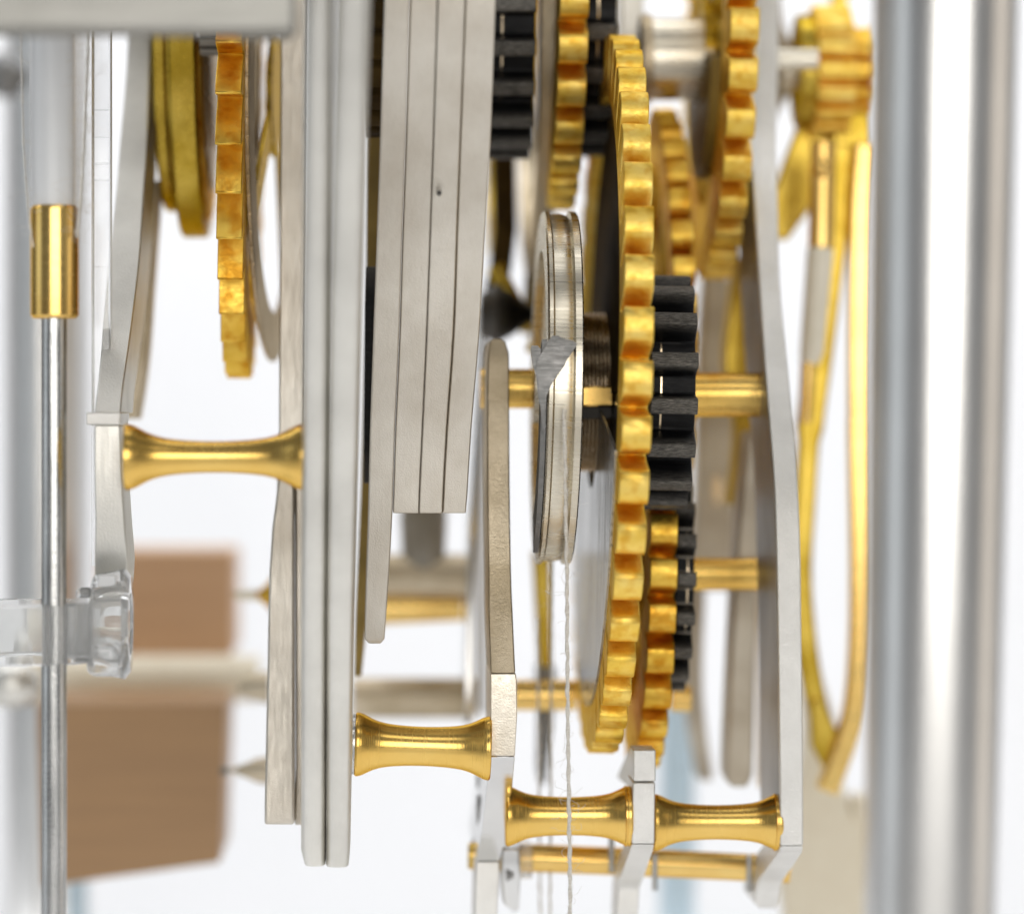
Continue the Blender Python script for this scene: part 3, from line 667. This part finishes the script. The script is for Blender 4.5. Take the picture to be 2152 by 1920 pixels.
v, f = lathe([(-.1, .01), (-.1, 44 * s), (1.3, 50 * s), (2.2, 42 * s), (2.2, .01)], (0, 0, (1200 - 1190) * s), 'Z', 40); mk('upright_socket', v, f, 'cheek', t, True)
o = mk('rear_edge', *edge_strip([(700, 1010, 1022, 14), (1100, 986, 1000, 13), (1300, 980, 992, 12), (1520, 976, 990, 12)], 3), 'steel', bev=.02)
tag(o, 'thin blurred dark-edged plate left of the central bronze arm', 'plate', 'flat frame plates')
o = mk('rear_edge', *edge_strip([(640, 1000, 1026, 19), (1100, 996, 1020, 19), (1500, 1000, 1026, 19)], 2), 'white', bev=.02)
tag(o, 'soft white plate edge behind the central bronze arm', 'plate', 'flat frame plates')
o = mk('grey_lever', *edge_strip(resample([(1400, 1128, 1168, 15), (1520, 1132, 1162, 15), (1620, 1130, 1150, 15), (1650, 1136, 1146, 15)], 30), 1), 'tin', bev=.1)
tag(o, 'dark grey blurred lever tip left of the fine thread', 'lever')
o = mk('bronze_bar', *edge_strip([(1160, 1120, 1156, 14), (1400, 1134, 1160, 14)], 1), 'olive', bev=.05)
tag(o, 'blurred bronze upright just under the pulley', 'bar')

# rear plates on the right
t = thing('rear_strut', 'pale blurred strut left of the long hooked plate with a rounded foot', 'strut', W(1560, 1300, 11))
mk('strut_body', *edge_strip(resample([(905, 1572, 1590, 11), (1000, 1562, 1592, 11), (1100, 1552, 1594, 11), (1200, 1544, 1592, 11), (1300, 1540, 1590, 11), (1500, 1530, 1586, 11), (1630, 1526, 1582, 11), (1654, 1536, 1572, 11)], 30), 1.5), 'putty', t, bev=.1, bseg=3)
t = thing('rear_bridge', 'wide pale blurred bridge plate right of the main black pinion', 'plate', W(1500, 900, 18), 'flat frame plates')
mk('bridge_body', *edge_strip(resample([(560, 1480, 1530, 18), (760, 1468, 1560, 18), (900, 1466, 1560, 18), (1030, 1462, 1545, 18), (1120, 1456, 1545, 18), (1240, 1452, 1535, 18)], 30), 1.2), 'putty', t, bev=.1)
mk('bridge_leg', *edge_strip(resample([(1240, 1440, 1484, 18), (1400, 1436, 1478, 18), (1500, 1446, 1482, 18), (1640, 1470, 1500, 18)], 30), 1.2), 'putty', t, bev=.1)
v, f = lathe([(0, .01), (0, 1), (.06, 1), (.06, .01)], (0, 0, 0), 'Y', 32); c = W(1508, 1030, 17.9)
mk('oval_slot', [(c.x + x * .12, c.y + y, c.z + z * .42) for x, y, z in v], f, 'wire', t)
o = mk('brass_strip', *edge_strip(resample([(540, 1548, 1580, 14), (640, 1536, 1584, 14), (770, 1524, 1590, 14), (900, 1548, 1600, 14), (1060, 1532, 1556, 14)], 30), 1), 'olive', bev=.05)
tag(o, 'blurred brass strip hugging the left of the long hooked plate', 'strip')
o = mk('dark_plate', *edge_strip([(420, 1560, 1612, 13), (800, 1590, 1640, 12), (1100, 1596, 1650, 12), (1400, 1600, 1650, 12), (1660, 1600, 1650, 12)], 1), 'wire', bev=.03)
tag(o, 'dark bronze plate face filling the gap beside the long hooked plate', 'plate', 'flat frame plates')

# ------------------------------------------------------------------ brass gears and hands far right
t = thing('motion_gear', 'blurred bright brass gear cluster near the thick steel column', 'gear wheel', W(1745, 150, 15), 'brass gear wheels')
s = sc_(15) / 100
for x0, x1, r, mat, N, nm in ((-72, -40, 118, 'olive', 0, 'rear_disc'), (-40, 34, 138, 'gear', 16, 'toothed_disc'), (34, 84, 92, 'gearred', 10, 'front_disc'), (-95, -72, 40, 'nickel', 0, 'collar')):
    if N: v, f = toothed_ring(r * s, .36, N, .2, x0 * s, x1 * s, .1)
    else: v, f = lathe([(x0 * s, .01), (x0 * s, r * s), (x1 * s, r * s), (x1 * s, .01)], seg=48)
    mk(nm, v, f, mat, t, True)
t = thing('brass_fork', 'long blurred brass fork with leaf-shaped loop beside the steel column', 'fork', W(1740, 900, 14))
def ribbon(pts, w, Y, mat, name, dep=.5):
    V, F = [], []; n = len(pts)
    for i, (x, y) in enumerate(pts):
        dx, dy = pts[min(i + 1, n - 1)][0] - pts[max(i - 1, 0)][0], pts[min(i + 1, n - 1)][1] - pts[max(i - 1, 0)][1]
        l = math.hypot(dx, dy); nx, ny = -dy / l, dx / l; ww = w[i] if isinstance(w, (list, tuple)) else w
        a, b = W(x - nx * ww / 2, y - ny * ww / 2, Y), W(x + nx * ww / 2, y + ny * ww / 2, Y)
        V += [a, b, b + Vector((0, dep, 0)), a + Vector((0, dep, 0))]
    for i in range(n - 1):
        for k in range(4):
            k2 = (k + 1) % 4; F.append((4 * i + k, 4 * i + k2, 4 * i + 4 + k2, 4 * i + 4 + k))
    F.append((0, 1, 2, 3)); F.append((4 * n - 4, 4 * n - 3, 4 * n - 2, 4 * n - 1))
    return mk(name, V, F, mat, t, bev=.08, bseg=3)
def sm(p): return [q[1:] for q in resample([(y, x, y) for x, y in p], 30)]
ribbon(sm([(1822, 300), (1812, 420), (1808, 600), (1808, 900), (1812, 1200), (1808, 1380), (1796, 1500), (1768, 1590), (1740, 1664)]), [44] * 20 + [46] * 60, 14, 'brassx', 'outer_blade')
ribbon([(1790, 235), (1792, 330), (1790, 430)], [80, 84, 50], 14.8, 'olive', 'fork_root')
ribbon([(1716, 1470), (1738, 1560), (1752, 1610)], [26, 64, 40], 14.3, 'olive', 'fork_tip')
ribbon([(1800, 60), (1806, 240), (1808, 420)], [40, 44, 30], 16.5, 'olive', 'upright_arm')
ribbon([(1765, -60), (1768, 60), (1790, 200)], [34, 34, 30], 17, 'olive', 'upper_arm')
ribbon(sm([(1768, 300), (1760, 450), (1742, 600), (1722, 760), (1704, 900), (1694, 1050), (1686, 1200), (1694, 1330), (1712, 1450), (1740, 1560)]), [56] * 20 + [44] * 60, 14.6, 'olive', 'inner_blade')
ribbon([(1748, 215), (1700, 330), (1660, 430), (1636, 500)], [96, 92, 84, 40], 15.4, 'olive', 'slanted_blade')
t = thing('brass_pin', 'blurred brass and ivory pin slanting between the fork blades', 'pin', W(1720, 500, 13))
mk('upper_barrel', *tube([W(1730, 300, 13), W(1726, 520, 13)], .33, 24), 'brassx', t)
mk('ivory_shaft', *tube([W(1724, 522, 13), W(1706, 740, 13), W(1700, 762, 13)], [.34, .30, .24], 24), 'ivory', t)
mk('lower_barrel', *tube([W(1699, 760, 13), W(1692, 888, 13)], [.2, .17], 24), 'brassx', t)
v, f = lathe([(-.26, .01), (-.2, .16), (0, .26), (.2, .16), (.26, .01)], W(1727, 352, 12.6), 'Z', 24); mk('ball', v, f, 'brassx', t, smooth=80)
t = thing('cream_plate', 'blurred cream coloured plate widening to the bottom behind the brass fork', 'plate', W(1740, 1750, 20), 'flat frame plates')
mk('plate_body', *edge_strip(resample([(1280, 1690, 1700, 20), (1400, 1690, 1722, 20), (1550, 1690, 1765, 20), (1660, 1675, 1775, 20), (1740, 1640, 1800, 20), (1850, 1640, 1812, 20), (2000, 1660, 1815, 20)], 30), 1), 'cream', t, bev=.1)
mk('side_lug', *edge_strip([(1672, 1790, 1850, 20.05), (1760, 1795, 1850, 20.05), (2000, 1800, 1850, 20.05)], 1), 'cream', t, bev=.1)
t = thing('top_bracket', 'pale blurred bracket between upper right gear and motion gears', 'bracket', W(1650, 150, 17))
mk('bracket_body', *edge_strip(resample([(-60, 1590, 1640, 17), (60, 1590, 1650, 17), (150, 1590, 1690, 17), (230, 1590, 1640, 17), (330, 1590, 1618, 17)], 20), 1), 'putty', t, bev=.08)

# ------------------------------------------------------------------ brown blocks and cream bar at lower left
t = thing('wood_block', 'blurred upper brown wooden block behind the acrylic clip', 'block', W(380, 1260, 16), 'brown wooden blocks')
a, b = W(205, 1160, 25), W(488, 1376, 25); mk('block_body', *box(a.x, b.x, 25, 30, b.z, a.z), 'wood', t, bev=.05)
t = thing('wood_block', 'larger lower brown wooden block with slanted underside behind the thin rod', 'block', W(300, 1660, 12), 'brown wooden blocks')
Y = 18
V = [W(78, 1480, Y), W(474, 1478, Y), W(462, 1812, Y), W(90, 1862, Y)]; V2 = [p + Vector((0, 5, 0)) for p in V]
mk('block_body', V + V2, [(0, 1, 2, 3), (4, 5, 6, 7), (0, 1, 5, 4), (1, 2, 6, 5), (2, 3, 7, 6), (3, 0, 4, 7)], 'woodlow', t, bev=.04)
xrod('cream_rod', 'blurred cream rod running between the two brown blocks', 'rod', 62, 545, 1376, 1474, 24.5, 'cream')
o = mk('grey_ball', *lathe([(-.6, .01), (-.5, .5), (-.2, .75), (.3, .75), (.6, .4), (.6, .01)], W(24, 1440, 15), 'Z', 40), 'plate', smooth=60)
tag(o, 'grey rounded knob at the left edge under the acrylic clip', 'knob')
t = thing('brass_cone', 'small blurred orange brass cone left of the stepped rear plate', 'cone', W(566, 1250, 14))
v, f = lathe([(-.32, .01), (-.32, .07), (-.05, .3), (.22, .68), (.22, .01)], seg=40); mk('cone_body', v, f, 'gearred', t, True)
v, f = lathe([(-.9, .01), (-.9, .10), (-.3, .16), (-.3, .01)], seg=24); mk('stem', v, f, 'cream', t, True)
t = thing('cream_bushing', 'blurred grey screw head where the cream rod meets the rear plate', 'bushing', W(538, 1444, 15))
v, f = lathe([(-.45, .01), (-.45, .14), (-.15, .32), (.35, .42), (.35, .01)], seg=32); mk('bushing_body', v, f, 'bronze', t, True)
